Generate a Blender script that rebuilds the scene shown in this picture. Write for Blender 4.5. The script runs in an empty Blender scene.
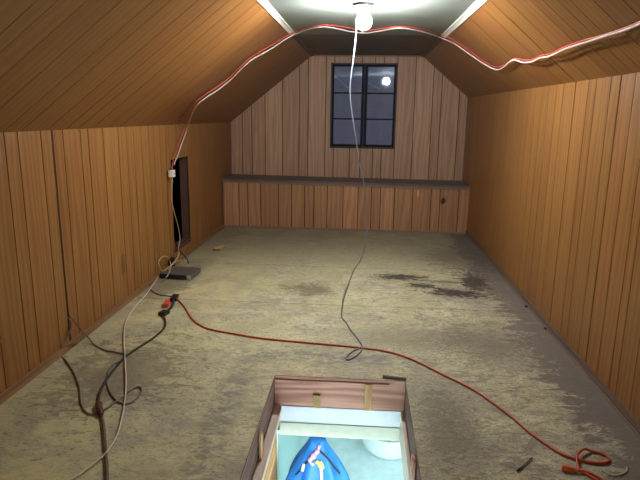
import bpy, bmesh, math, random
from mathutils import Vector, Matrix
rnd = random.Random(7)
sc = bpy.context.scene
C = sc.collection

# ---------------------------------------------------------------- camera, world, exposure
cam_d = bpy.data.cameras.new('camera')
cam = bpy.data.objects.new('camera', cam_d); C.objects.link(cam)
cam_d.sensor_width = 36.0; cam_d.lens = 563.7 * 36.0 / 640.0; cam_d.clip_start = 0.02
PITCH, YAW, ROLL = 0.2215, -0.0711, 0.0140
F = Vector((math.sin(YAW) * math.cos(PITCH), math.cos(YAW) * math.cos(PITCH), -math.sin(PITCH)))
R0 = F.cross(Vector((0, 0, 1))).normalized(); U0 = R0.cross(F)
Rr = math.cos(ROLL) * R0 + math.sin(ROLL) * U0; Uu = -math.sin(ROLL) * R0 + math.cos(ROLL) * U0
m3 = Matrix((Rr, Uu, -F)).transposed()
cam.matrix_world = Matrix.Translation((0, 0, 1.6)) @ m3.to_4x4()
sc.camera = cam

world = bpy.data.worlds.new('dusk'); sc.world = world; world.use_nodes = True
bgn = world.node_tree.nodes['Background']
bgn.inputs[0].default_value = (0.55, 0.66, 1.0, 1); bgn.inputs[1].default_value = 0.06
sc.view_settings.view_transform = 'Standard'; sc.view_settings.look = 'None'
sc.view_settings.gamma = 1.0; sc.view_settings.use_curve_mapping = False
sc.view_settings.exposure = 1.38
sc.cycles.max_bounces = 10; sc.cycles.diffuse_bounces = 7; sc.cycles.use_denoising = True
sc.cycles.sample_clamp_indirect = 6.0; sc.cycles.caustics_reflective = False; sc.cycles.caustics_refractive = False

BULB_E = 440.0      # radiance of the bulb's dome
BULB_COL = (0.96, 0.98, 1.0)
REAR_FILL_E = 70.0      # added fill bulb, unseen behind the camera
REAR_FILL_COL = (1.0, 0.84, 0.62)
LOWER_FILL_E = 160.0      # added unseen lamp that brightens the room below
LOWER_FILL_COL = (0.95, 0.97, 1.0)

# ---------------------------------------------------------------- helpers
def srgb(h):
    h = h.lstrip('#'); o = []
    for i in (0, 2, 4):
        c = int(h[i:i + 2], 16) / 255.0
        o.append(c / 12.92 if c <= 0.04045 else ((c + 0.055) / 1.055) ** 2.4)
    return (o[0], o[1], o[2], 1.0)

def tag(o, label=None, cat=None, group=None, kind=None):
    if label: o['label'] = label
    if cat: o['category'] = cat
    if group: o['group'] = group
    if kind: o['kind'] = kind
    return o

def empty(name, loc, label, cat, group=None, kind=None):
    o = bpy.data.objects.new(name, None); C.objects.link(o)
    o.location = loc; o.empty_display_size = 0.05
    return tag(o, label, cat, group, kind)

def mesh_obj(name, verts, faces, mats, parent=None, smooth=False, fmat=None, uv=None, tone=None, bevel=0.0, local=None):
    """verts in world coordinates; parent is an unrotated Empty or mesh at its own location."""
    origin = Vector((0, 0, 0))
    p = parent
    while p is not None:
        origin += p.location; p = p.parent
    if parent is None and local is not None: origin = Vector(local)
    me = bpy.data.meshes.new(name)
    me.from_pydata([tuple(Vector(v) - origin) for v in verts], [], faces)
    for m in (mats if isinstance(mats, (list, tuple)) else [mats]): me.materials.append(m)
    if fmat:
        for i, k in enumerate(fmat): me.polygons[i].material_index = k
    if uv:
        ul = me.uv_layers.new(name='UVMap')
        for poly in me.polygons:
            for li, co in zip(poly.loop_indices, uv[poly.index]): ul.data[li].uv = co
    if tone:
        at = me.attributes.new('tone', 'FLOAT', 'FACE')
        for i, t in enumerate(tone): at.data[i].value = t
    if smooth:
        for poly in me.polygons: poly.use_smooth = True
    o = bpy.data.objects.new(name, me); C.objects.link(o)
    if parent is not None: o.parent = parent
    elif local is not None: o.location = local
    if bevel > 0:
        b = o.modifiers.new('bevel', 'BEVEL'); b.width = bevel; b.segments = 2; b.limit_method = 'ANGLE'
    return o

def box_vf(x0, x1, y0, y1, z0, z1, M=None):
    v = [Vector((x, y, z)) for z in (z0, z1) for y in (y0, y1) for x in (x0, x1)]
    if M is not None: v = [M @ a for a in v]
    f = [(0, 2, 3, 1), (4, 5, 7, 6), (0, 1, 5, 4), (2, 6, 7, 3), (0, 4, 6, 2), (1, 3, 7, 5)]
    return v, f

def merge(parts):
    V, Fc = [], []
    for v, f in parts:
        n = len(V); V += list(v); Fc += [tuple(i + n for i in q) for q in f]
    return V, Fc

def box(name, b, mat, parent=None, bevel=0.0, M=None):
    v, f = box_vf(*b, M)
    return mesh_obj(name, v, f, mat, parent, bevel=bevel)

def boxes(name, bs, mat, parent=None, bevel=0.0):
    v, f = merge([box_vf(*b) for b in bs])
    return mesh_obj(name, v, f, mat, parent, bevel=bevel)

def struct(o): o['kind'] = 'structure'; return o

def catmull(pts, n=8):
    P = [Vector(p) for p in pts]; P = [2 * P[0] - P[1]] + P + [2 * P[-1] - P[-2]]
    out = []
    for i in range(1, len(P) - 2):
        a, b, c, d = P[i - 1:i + 3]
        for k in range(n):
            t = k / n
            out.append(0.5 * ((2 * b) + (c - a) * t + (2 * a - 5 * b + 4 * c - d) * t * t + (3 * b - a - 3 * c + d) * t ** 3))
    out.append(P[-2]); return out

def tube_vf(pts, r, seg=8, n=8, raw=False, flat=1.0):
    P = [Vector(p) for p in pts] if raw else catmull(pts, n)
    V, Fc = [], []
    T = (P[1] - P[0]).normalized()
    N = T.cross(Vector((0, 0, 1)))
    if N.length < 1e-3: N = T.cross(Vector((1, 0, 0)))
    N.normalize()
    for i, p in enumerate(P):
        T = (P[min(i + 1, len(P) - 1)] - P[max(i - 1, 0)])
        if T.length < 1e-9: T = Vector((0, 1, 0))
        T.normalize(); N = (N - T * N.dot(T)).normalized(); B = T.cross(N)
        rr = r[min(i, len(r) - 1)] if isinstance(r, list) else r
        for k in range(seg):
            a = 2 * math.pi * k / seg
            V.append(p + (N * math.cos(a) + B * math.sin(a) * flat) * rr)
    for i in range(len(P) - 1):
        for k in range(seg):
            a = i * seg + k; b = i * seg + (k + 1) % seg
            Fc.append((a, b, b + seg, a + seg))
    Fc.append(tuple(reversed(range(seg)))); n0 = (len(P) - 1) * seg
    Fc.append(tuple(range(n0, n0 + seg)))
    return V, Fc

def lathe_vf(prof, seg=32, M=None):
    V, Fc = [], []
    for r, z in prof:
        for k in range(seg):
            a = 2 * math.pi * k / seg; V.append(Vector((r * math.cos(a), r * math.sin(a), z)))
    for i in range(len(prof) - 1):
        for k in range(seg):
            a = i * seg + k; b = i * seg + (k + 1) % seg
            Fc.append((a, b, b + seg, a + seg))
    Fc.append(tuple(reversed(range(seg)))); n0 = (len(prof) - 1) * seg; Fc.append(tuple(range(n0, n0 + seg)))
    if M is not None: V = [M @ v for v in V]
    return V, Fc

# ---------------------------------------------------------------- materials
class NT:
    def __init__(s, name):
        s.m = bpy.data.materials.new(name); s.m.use_nodes = True
        s.t = s.m.node_tree; s.b = s.t.nodes['Principled BSDF']
    def n(s, typ, **kw):
        x = s.t.nodes.new(typ)
        for k, v in kw.items():
            if k.startswith('i_'):
                key = k[2:]; key = int(key) if key.isdigit() else key
                s.set(x.inputs[key], v)
            else: setattr(x, k, v)
        return x
    def set(s, sock, v):
        if isinstance(v, bpy.types.NodeSocket): s.t.links.new(v, sock)
        else: sock.default_value = v
    def math(s, op, a, b=0.0, c=None, clamp=False):
        x = s.t.nodes.new('ShaderNodeMath'); x.operation = op; x.use_clamp = clamp
        s.set(x.inputs[0], a); s.set(x.inputs[1], b)
        if c is not None: s.set(x.inputs[2], c)
        return x.outputs[0]
    def vmath(s, op, a, b):
        x = s.t.nodes.new('ShaderNodeVectorMath'); x.operation = op
        s.set(x.inputs[0], a); s.set(x.inputs[1], b)
        return x.outputs['Value'] if op in ('LENGTH', 'DOT_PRODUCT') else x.outputs[0]
    def noise(s, vec, scale, detail=4.0, rough=0.55, dist=0.0):
        x = s.t.nodes.new('ShaderNodeTexNoise'); s.set(x.inputs['Vector'], vec)
        x.inputs['Scale'].default_value = scale; x.inputs['Detail'].default_value = detail
        x.inputs['Roughness'].default_value = rough; x.inputs['Distortion'].default_value = dist
        return x.outputs['Fac']
    def ramp(s, fac, a, b):   # smooth 0..1 between a and b
        x = s.t.nodes.new('ShaderNodeMapRange'); x.interpolation_type = 'SMOOTHSTEP'
        s.set(x.inputs[0], fac); s.set(x.inputs[1], a); s.set(x.inputs[2], b)
        return x.outputs[0]
    def mix(s, f, a, b):
        x = s.t.nodes.new('ShaderNodeMix'); x.data_type = 'RGBA'
        s.set(x.inputs[0], f); s.set(x.inputs[6], a); s.set(x.inputs[7], b)
        return x.outputs[2]
    def blob(s, pos, c, r, wob=None, soft=0.35):
        d = s.vmath('SUBTRACT', pos, c)
        d = s.vmath('MULTIPLY', d, tuple(1.0 / q for q in r))
        l = s.vmath('LENGTH', d, (0, 0, 0))
        if wob is not None: l = s.math('ADD', l, wob)
        return s.math('SUBTRACT', 1.0, s.ramp(l, 1.0 - soft, 1.0 + soft))
    def bump(s, h, strength=0.3, dist=0.002):
        x = s.t.nodes.new('ShaderNodeBump'); s.set(x.inputs['Height'], h)
        x.inputs['Strength'].default_value = strength; x.inputs['Distance'].default_value = dist
        s.t.links.new(x.outputs[0], s.b.inputs['Normal'])
    def out(s, col=None, rough=None, spec=None, metal=None):
        if col is not None: s.set(s.b.inputs['Base Color'], col)
        if rough is not None: s.set(s.b.inputs['Roughness'], rough)
        if spec is not None: s.set(s.b.inputs['Specular IOR Level'], spec)
        if metal is not None: s.set(s.b.inputs['Metallic'], metal)
        return s.m

def plain(name, col, rough=0.5, spec=0.5, metal=0.0, var=0.12, scale=30.0, bump=0.0):
    s = NT(name); co = s.n('ShaderNodeTexCoord').outputs['Object']
    c = srgb(col) if isinstance(col, str) else col
    nz = s.noise(co, scale, 3)
    dark = tuple(q * (1 - var) for q in c[:3]) + (1,); lite = tuple(min(1, q * (1 + var)) for q in c[:3]) + (1,)
    if bump: s.bump(nz, bump, 0.003)
    return s.out(s.mix(nz, dark, lite), rough, spec, metal)

def wood(name, base, dark, lite, rough=0.42, spots=(), tone_amt=0.55, spec=0.4, grain=1.0):
    """varnished sheet panelling; UV u = across, v = along the grain in metres; 'tone' differs board to board"""
    s = NT(name)
    uv = s.n('ShaderNodeTexCoord').outputs['UV']
    at = s.n('ShaderNodeAttribute', attribute_name='tone'); tone = at.outputs['Fac']
    off = s.n('ShaderNodeCombineXYZ', i_0=s.math('MULTIPLY', tone, 7.0), i_1=s.math('MULTIPLY', tone, 31.0)).outputs[0]
    v = s.vmath('ADD', uv, off)
    fine = s.noise(s.vmath('MULTIPLY', v, (110.0, 3.0, 1.0)), 1.0, 4, 0.6)
    mid = s.noise(s.vmath('MULTIPLY', v, (26.0, 1.1, 1.0)), 1.0, 4, 0.55, 0.8)
    fig = s.n('ShaderNodeTexWave', wave_type='BANDS', bands_direction='X')
    s.set(fig.inputs['Vector'], s.vmath('MULTIPLY', v, (1.0, 0.10, 1.0)))
    fig.inputs['Scale'].default_value = 5.0; fig.inputs['Distortion'].default_value = 12.0
    fig.inputs['Detail'].default_value = 2.0; fig.inputs['Detail Scale'].default_value = 1.2
    g = s.math('ADD', s.math('MULTIPLY', fine, 0.40), s.math('ADD', s.math('MULTIPLY', mid, 0.32), s.math('MULTIPLY', fig.outputs['Fac'], 0.28)))
    lo = 0.5 - 0.20 / grain; hi = 0.5 + 0.20 / grain
    col = s.mix(s.ramp(g, lo, hi), dark, lite)
    col = s.mix(0.45, col, base)
    tn = s.n('ShaderNodeHueSaturation'); s.set(tn.inputs['Color'], col)
    s.set(tn.inputs['Value'], s.math('ADD', 1.0 - tone_amt * 0.28, s.math('MULTIPLY', tone, tone_amt * 0.56)))
    s.set(tn.inputs['Hue'], s.math('ADD', 0.4965, s.math('MULTIPLY', s.math('FRACT', s.math('MULTIPLY', tone, 7.31)), 0.007)))
    col = tn.outputs[0]
    if spots:
        pos = s.n('ShaderNodeNewGeometry').outputs['Position']
        wob = s.math('MULTIPLY', s.math('SUBTRACT', s.noise(pos, 18.0, 3), 0.5), 1.4)
        for c, r, cc, amt in spots:
            mk = s.math('MULTIPLY', s.blob(pos, c, r, wob), amt)
            col = s.mix(mk, col, srgb(cc))
    s.bump(fine, 0.10, 0.001)
    rr = s.math('ADD', rough - 0.08, s.math('MULTIPLY', mid, 0.16))
    return s.out(col, rr, spec)

M = {}
M['panel'] = wood('varnished_panelling', srgb('#8e6030'), srgb('#724a22'), srgb('#a37340'), grain=0.75, tone_amt=0.3, spots=[
    ((-1.93, 4.42, 0.34), (0.10, 0.045, 0.10), '#2c1708', 0.55)])
M['slope'] = wood('slope_panelling', srgb('#805429'), srgb('#6a4420'), srgb('#906234'), rough=0.38, tone_amt=0.25, grain=0.7)
M['gable'] = wood('pinkish_panelling', srgb('#bd9679'), srgb('#9e775e'), srgb('#cfac8e'), rough=0.5, grain=0.7)
M['ledge_panel'] = wood('ledge_panelling', srgb('#b0835e'), srgb('#926648'), srgb('#c49a72'), grain=0.7, spots=[
    ((1.123, 7.71, 0.454), (0.035, 0.10, 0.040), '#24120a', 0.9),
    ((0.782, 7.71, 0.545), (0.008, 0.05, 0.05), '#e8cba8', 0.8)])
M['groove'] = plain('dark_groove', '#1d100a', 0.8)
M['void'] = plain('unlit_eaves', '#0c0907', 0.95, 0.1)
M['base'] = wood('baseboard_wood', srgb('#8a6748'), srgb('#6e5038'), srgb('#9c7856'))
M['ledge_top'] = plain('grey_brown_paint', '#655b58', 0.55, var=0.25, scale=9)
M['edge_trim'] = plain('bare_pine_edge', '#8a6f63', 0.6, var=0.2)
M['white_trim'] = plain('white_painted_trim', '#d6d2c4', 0.5, var=0.06, scale=14)
M['dark_trim'] = plain('dark_stained_trim', '#5b4a42', 0.55, var=0.2, scale=14)
M['base_right'] = wood('grey_brown_baseboard', srgb('#6e5c50'), srgb('#584a40'), srgb('#7e6c5e'))
M['side_wood'] = wood('dark_side_joist', srgb('#6e4e44'), srgb('#4a3028'), srgb('#8a6456'), rough=0.85)
M['red_wood'] = wood('rough_reddish_joist', srgb('#b47c6c'), srgb('#80503f'), srgb('#cc9c8c'), rough=0.8)
M['pale_wood'] = wood('pale_lumber', srgb('#cfbcae'), srgb('#b09a88'), srgb('#e0d0c4'), rough=0.7)
M['shim'] = wood('yellow_shim', srgb('#b98d62'), srgb('#95693f'), srgb('#d0a87c'), rough=0.7)
M['orange_wood'] = wood('orange_plank', srgb('#c08848'), srgb('#a06a30'), srgb('#d49c5c'), rough=0.6)
M['white_wood'] = plain('whitewashed_board', '#d8d3dd', 0.6, var=0.10, scale=16)
M['beige'] = plain('grey_beige_moulding', '#b9b3a4', 0.6, var=0.12, scale=20)
M['black'] = plain('black_plastic', '#15151a', 0.4)
M['blackrub'] = plain('black_rubber', '#2a2726', 0.5)
M['brownrub'] = plain('dark_brown_cord', '#5c4638', 0.55)
M['brownplug'] = plain('brown_connector', '#5a3226', 0.5)
M['greycord'] = plain('grey_cord', '#6e655d', 0.55)
M['lightgrey'] = plain('light_grey_cord', '#7c7f88', 0.45)
M['orange'] = plain('orange_vinyl', '#c04a2c', 0.4)
M['orangeplug'] = plain('pale_orange_vinyl', '#e0703a', 0.4)
M['red'] = plain('red_vinyl', '#d4564a', 0.4)
M['pinkred'] = plain('pinkish_red_plastic', '#d8413c', 0.4)
M['whitecord'] = plain('white_cord', '#d6c6be', 0.45)
M['cream'] = plain('cream_cord', '#c9b384', 0.5)
M['whiteplastic'] = plain('white_plastic', '#e6e3dc', 0.35)
M['metal'] = plain('dull_metal', '#8d8f92', 0.35, metal=0.9)
M['plate'] = plain('dark_metal_plate', '#6a6e70', 0.45, metal=0.6)
M['grey_case'] = plain('grey_plastic_case', '#5a5553', 0.5)
M['navy'] = plain('navy_front', '#1a2030', 0.3)
M['silver'] = plain('silver_label', '#b6bac2', 0.35)
M['blackpaint'] = plain('black_window_paint', '#0c0e13', 0.6, 0.2)
M['maroon'] = plain('dark_window_casing', '#3a2728', 0.5)
M['teal'] = plain('pale_teal_paint', '#bcdad8', 0.7, var=0.05, scale=3)
M['lower_floor'] = plain('pale_carpet', '#dcebec', 0.95, var=0.16, scale=9)
M['wall_low'] = plain('pale_wall_paint', '#d4dedc', 0.8, var=0.03)
M['porcelain'] = plain('white_porcelain', '#e6ecee', 0.2, var=0.02)
M['blue'] = plain('blue_nylon', '#1f6fc0', 0.5, var=0.18, scale=12)
M['pink'] = plain('pink_cloth', '#d89ab4', 0.6, var=0.3, scale=60)
M['yellow'] = plain('yellow_toggle', '#e6dc6a', 0.5)
M['leaf'] = plain('dry_tan_scrap', '#b59a6a', 0.7, var=0.3, scale=60)
M['palescrap'] = plain('pale_grey_scrap', '#a8a28e', 0.6)
M['darkstick'] = plain('dark_splinter', '#2f2621', 0.8)

def emit(name, col, e):
    s = NT(name); s.out((0.9, 0.9, 0.9, 1), 0.3)
    s.b.inputs['Emission Color'].default_value = (*col, 1); s.b.inputs['Emission Strength'].default_value = e
    return s.m
M['bulb'] = emit('glowing_bulb', BULB_COL, BULB_E)
M['bulb_rear_fill'] = emit('warm_fill_bulb', REAR_FILL_COL, REAR_FILL_E)
M['lowlamp_fill'] = emit('fill_diffuser', LOWER_FILL_COL, LOWER_FILL_E)

def glass_mat():
    s = NT('dusty_window_glass'); t = s.t; t.nodes.remove(s.b)
    co = s.n('ShaderNodeTexCoord').outputs['Object']
    tr = s.n('ShaderNodeBsdfTransparent'); tr.inputs[0].default_value = (0.75, 0.78, 0.84, 1)
    gl = s.n('ShaderNodeBsdfGlossy'); gl.inputs['Roughness'].default_value = 0.025; gl.inputs[0].default_value = (0.9, 0.92, 1, 1)
    df = s.n('ShaderNodeBsdfDiffuse'); df.inputs[0].default_value = (0.30, 0.33, 0.42, 1)
    nz = s.noise(s.vmath('MULTIPLY', co, (2.0, 1.0, 14.0)), 1.0, 4)
    a = s.n('ShaderNodeMixShader'); s.set(a.inputs[0], s.math('ADD', 0.10, s.math('MULTIPLY', s.ramp(nz, 0.3, 0.8), 0.25)))
    t.links.new(tr.outputs[0], a.inputs[1]); t.links.new(df.outputs[0], a.inputs[2])
    fr = s.n('ShaderNodeFresnel'); fr.inputs[0].default_value = 1.5
    b = s.n('ShaderNodeMixShader'); s.set(b.inputs[0], s.math('MULTIPLY', fr.outputs[0], 1.8, clamp=True))
    t.links.new(a.outputs[0], b.inputs[1]); t.links.new(gl.outputs[0], b.inputs[2])
    t.links.new(b.outputs[0], t.nodes['Material Output'].inputs[0])
    return s.m
M['glass'] = glass_mat()

def ceiling_mat(name, a, b, lines):
    s = NT(name); co = s.n('ShaderNodeTexCoord').outputs['Object']
    n1 = s.noise(s.vmath('MULTIPLY', co, (1.5, 1.5, 1.0)), 1.0, 3)
    n2 = s.noise(s.vmath('MULTIPLY', co, (2.0, 30.0, 1.0)), 1.0, 3)
    f = s.math('ADD', s.math('MULTIPLY', n1, 1 - lines), s.math('MULTIPLY', n2, lines))
    return s.out(s.mix(s.ramp(f, 0.3, 0.7), srgb(a), srgb(b)), 0.55, 0.4)
M['ceiling'] = ceiling_mat('painted_ceiling_panel', '#757c74', '#858c82', 0.2)
M['ceiling_far'] = ceiling_mat('stained_ceiling_panel', '#5c5450', '#706762', 0.7)

def floor_mat():
    s = NT('worn_painted_plywood')
    pos = s.n('ShaderNodeNewGeometry').outputs['Position']
    sep = s.n('ShaderNodeSeparateXYZ'); s.set(sep.inputs[0], pos); x, y = sep.outputs[0], sep.outputs[1]
    big = s.noise(pos, 0.9, 5, 0.6, 0.4)
    med = s.noise(pos, 3.2, 6, 0.65, 0.6)
    st = s.noise(s.vmath('MULTIPLY', pos, (5.0, 11.0, 1.0)), 1.0, 6, 0.7, 1.2)
    fine = s.noise(s.vmath('MULTIPLY', pos, (22.0, 40.0, 1.0)), 1.0, 5, 0.7, 0.8)
    fleck = s.noise(s.vmath('MULTIPLY', pos, (30.0, 70.0, 1.0)), 1.0, 3, 0.6, 1.5)
    col = s.mix(s.ramp(med, 0.35, 0.66), srgb('#bab48e'), srgb('#d6d1ac'))
    # grey worn-through paint, more of it near the hatch and to the right
    gm = s.math('ADD', s.math('MULTIPLY', big, 0.5), s.math('MULTIPLY', st, 0.5))
    bx = s.math('MULTIPLY', s.math('SUBTRACT', x, 0.2), 0.030)
    near = s.math('MULTIPLY', s.math('SUBTRACT', 4.2, y), 0.020, None)
    gm = s.math('ADD', gm, s.math('ADD', bx, near))
    g1 = s.ramp(gm, 0.48, 0.56)
    col = s.mix(s.math('MULTIPLY', g1, 0.60), col, srgb('#a09a90'))
    # scuffs in short strokes, densest to the right of the hatch
    dn = s.math('MULTIPLY', s.ramp(s.math('ADD', x, s.math('MULTIPLY', s.math('SUBTRACT', med, 0.5), 1.6)), -0.1, 0.8), s.math('SUBTRACT', 1.0, s.ramp(y, 4.6, 6.0)))
    rip = s.noise(s.vmath('MULTIPLY', pos, (12.0, 30.0, 1.0)), 1.0, 6, 0.75, 2.6)
    rg = s.math('ABSOLUTE', s.math('SUBTRACT', rip, 0.5))
    crk = s.math('SUBTRACT', 1.0, s.ramp(rg, 0.008, 0.035))
    col = s.mix(s.math('MULTIPLY', crk, s.math('ADD', 0.22, s.math('MULTIPLY', dn, 0.58))), col, srgb('#5f554c'))
    pt = s.math('MULTIPLY', s.ramp(st, 0.50, 0.60), s.math('ADD', 0.06, s.math('MULTIPLY', dn, 0.48)))
    col = s.mix(pt, col, srgb('#7d746b'))
    sk = s.math('MULTIPLY', s.ramp(fine, 0.50, 0.64), s.ramp(med, 0.30, 0.62))
    col = s.mix(s.math('MULTIPLY', sk, 0.55), col, srgb('#665b51'))
    col = s.mix(s.math('MULTIPLY', s.ramp(fleck, 0.60, 0.66), 0.65), col, srgb('#483f38'))
    spk = s.noise(s.vmath('MULTIPLY', pos, (60.0, 60.0, 1.0)), 1.0, 2, 0.5)
    col = s.mix(s.math('MULTIPLY', s.ramp(spk, 0.665, 0.72), 0.75), col, srgb('#3a322c'))
    lt = s.math('MULTIPLY', s.ramp(rip, 0.56, 0.68), s.math('SUBTRACT', 1.0, s.ramp(fine, 0.42, 0.56)))
    col = s.mix(s.math('MULTIPLY', lt, 0.50), col, srgb('#d2ccae'))
    yl = s.math('MULTIPLY', s.math('SUBTRACT', 1.0, s.ramp(s.math('ADD', x, s.math('MULTIPLY', s.math('SUBTRACT', big, 0.5), 2.5)), -1.5, -0.5)), s.ramp(med, 0.44, 0.56))
    col = s.mix(s.math('MULTIPLY', yl, 0.55), col, srgb('#cabf86'))
    # bare grey-brown margin along the right wall and the far end
    wob = s.math('MULTIPLY', s.math('SUBTRACT', st, 0.5), 0.9)
    wob2 = s.math('MULTIPLY', s.math('SUBTRACT', med, 0.5), 1.1)
    e = s.math('ADD', x, s.math('ADD', s.math('MULTIPLY', wob, 0.9), s.math('ADD', s.math('MULTIPLY', wob2, 0.55), s.math('MULTIPLY', s.math('SUBTRACT', rip, 0.5), 0.5))))
    band = s.ramp(e, 1.18, 1.24)
    far = s.ramp(s.math('ADD', y, s.math('MULTIPLY', wob2, 1.6)), 5.2, 7.2)
    col = s.mix(s.math('MULTIPLY', far, 0.60), col, srgb('#77715f'))
    lf = s.math('SUBTRACT', 1.0, s.ramp(s.math('ADD', x, wob2), -1.85, -1.35))
    col = s.mix(s.math('MULTIPLY', lf, 0.35), col, srgb('#7c7260'))
    col = s.mix(s.math('MULTIPLY', band, 0.88), col, srgb('#6c635c'))
    # grey worn lane round the hatch
    ln = s.math('MAXIMUM', s.blob(pos, (-0.72, 2.75, 0), (0.09, 0.75, 1), s.math('MULTIPLY', wob, 2.0), 0.4), s.blob(pos, (-0.15, 3.52, 0), (0.75, 0.10, 1), s.math('MULTIPLY', wob, 2.0), 0.4))
    ln = s.math('MULTIPLY', ln, s.ramp(s.math('ADD', s.math('MULTIPLY', st, 0.6), s.math('MULTIPLY', fine, 0.4)), 0.40, 0.58))
    col = s.mix(s.math('MULTIPLY', ln, 0.7), col, srgb('#7d7a76'))
    # dark stains
    w = s.math('ADD', s.math('MULTIPLY', s.math('SUBTRACT', st, 0.5), 5.0), s.math('MULTIPLY', s.math('SUBTRACT', fine, 0.5), 4.0))
    for c, r, cc, a in [((0.42, 5.50, 0), (0.24, 0.09, 1), '#3a2f30', 0.9), ((0.62, 5.24, 0), (0.13, 0.09, 1), '#3a2f30', 0.9),
                        ((0.92, 5.03, 0), (0.24, 0.12, 1), '#3a2f30', 0.92), ((1.13, 5.42, 0), (0.13, 0.36, 1), '#3c3132', 0.9),
                        ((0.85, 5.38, 0), (0.2, 0.05, 1), '#4a4040', 0.6), ((1.2, 6.3, 0), (0.4, 0.5, 1), '#574d48', 0.55),
                        ((-1.45, 3.15, 0), (0.34, 0.50, 1), '#5c5146', 0.6), ((0.45, 3.9, 0), (0.55, 0.20, 1), '#6d655c', 0.45),
                        ((0.50, 2.70, 0), (0.13, 0.40, 1), '#645b54', 0.6), ((0.95, 3.9, 0), (0.28, 0.35, 1), '#5f564e', 0.5),
                        ((-0.45, 5.0, 0), (0.18, 0.16, 1), '#5a5046', 0.6), ((-1.85, 5.1, 0), (0.2, 0.5, 1), '#5a5044', 0.5)]:
        col = s.mix(s.math('MULTIPLY', s.blob(pos, c, r, w, 0.22), a), col, srgb(cc))
    # plywood joints
    for yy in (7.02, 5.80, 4.58, 1.2):
        d = s.math('ABSOLUTE', s.math('SUBTRACT', y, yy)); k = s.math('SUBTRACT', 1.0, s.ramp(d, 0.002, 0.007))
        col = s.mix(s.math('MULTIPLY', k, 0.55), col, srgb('#4a4236'))
    s.bump(s.math('ADD', fine, s.math('MULTIPLY', st, 1.5)), 0.35, 0.003)
    return s.out(col, 0.75, 0.25)
M['floor'] = floor_mat()

# ---------------------------------------------------------------- room shell
D, DL, YB = 8.3272, 7.7143, -2.4          # gable, ledge front, wall behind the camera
def tt(y): return (D - y) / 6.0
def xl(y): return -1.9308 - 0.0464 * tt(y)
def xr(y): return 1.4744 + 0.0041 * tt(y)
def zl(y): return 1.4527 + 0.022 * tt(y)
def zr(y): return 1.8375
def xcl(y): return -0.7324 - 0.0282 * tt(y)
def xcr(y): return 0.8008 + 0.0138 * tt(y)
ZC = 2.403

def panel(name, A, B, bounds, n, mats, gap=0.006, holes=(), breaks=(), gaps=None, thick=0.02, proud=0.005):
    """boards between consecutive bounds; A(u), B(u) are the bottom and top points; n points into the room"""
    n = Vector(n).normalized(); V, Fc, FM, UV, TN = [], [], [], [], []
    bounds = sorted(bounds)
    def prism(u0, u1, t0a, t1a, front, back, mi, tone, ub):
        P = []
        for u, (ta, tb) in ((u0, (t0a, t1a)), (u1, (t0a, t1a))):
            a, b = A(u), B(u)
            for t in (ta, tb): P.append((a.lerp(b, t), (u - ub, t * (b - a).length)))
        i0 = len(V)
        for off in (front, back):
            for p, q in P: V.append(p + n * off)
        # verts: 0 u0 lo,1 u0 hi,2 u1 lo,3 u1 hi (front) +4 back
        fs = [(0, 2, 3, 1), (4, 5, 7, 6), (0, 4, 6, 2), (1, 3, 7, 5), (0, 1, 5, 4), (2, 6, 7, 3)]
        e = V[i0 + 2] - V[i0]; g = V[i0 + 1] - V[i0]
        flip = e.cross(g).dot(n) < 0
        for f in fs:
            f = tuple(reversed(f)) if flip else f
            Fc.append(tuple(i0 + k for k in f)); FM.append(mi); TN.append(tone)
            UV.append([P[k % 4][1] for k in f])
    def cells(u0, u1, front, back, mi, tone):
        cuts = [u0, u1] + [b for b in breaks if u0 < b < u1] + [h[k] for h in holes for k in (0, 1) if u0 < h[k] < u1]
        cuts = sorted(set(cuts))
        for a, b in zip(cuts[:-1], cuts[1:]):
            if b - a < 1e-5: continue
            mid = (a + b) / 2; hs = [h for h in holes if h[0] < mid < h[1]]
            if hs:
                h = hs[0]
                if h[2] > 0.001: prism(a, b, 0, h[2], front, back, mi, tone, u0)
                if h[3] < 0.999: prism(a, b, h[3], 1, front, back, mi, tone, u0)
            else: prism(a, b, 0, 1, front, back, mi, tone, u0)
    for a, b in zip(bounds[:-1], bounds[1:]):
        ga = (gaps or {}).get(a, gap) / 2; gb = (gaps or {}).get(b, gap) / 2
        cells(a + ga, b - gb, 0.0, -proud, 0, rnd.random())
    cells(bounds[0], bounds[-1], -proud, -thick, 1, 0.5)
    return mesh_obj(name, V, Fc, mats, fmat=FM, uv=UV, tone=TN)

def boards(lo, hi, pat=(0.13, 0.24, 0.24, 0.14, 0.22, 0.25)):
    o = [lo]; k = rnd.randrange(6)
    while o[-1] + 0.30 < hi: o.append(round(o[-1] + pat[k % 6] * rnd.uniform(0.92, 1.08), 4)); k += 1
    return o + [hi]

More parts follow.
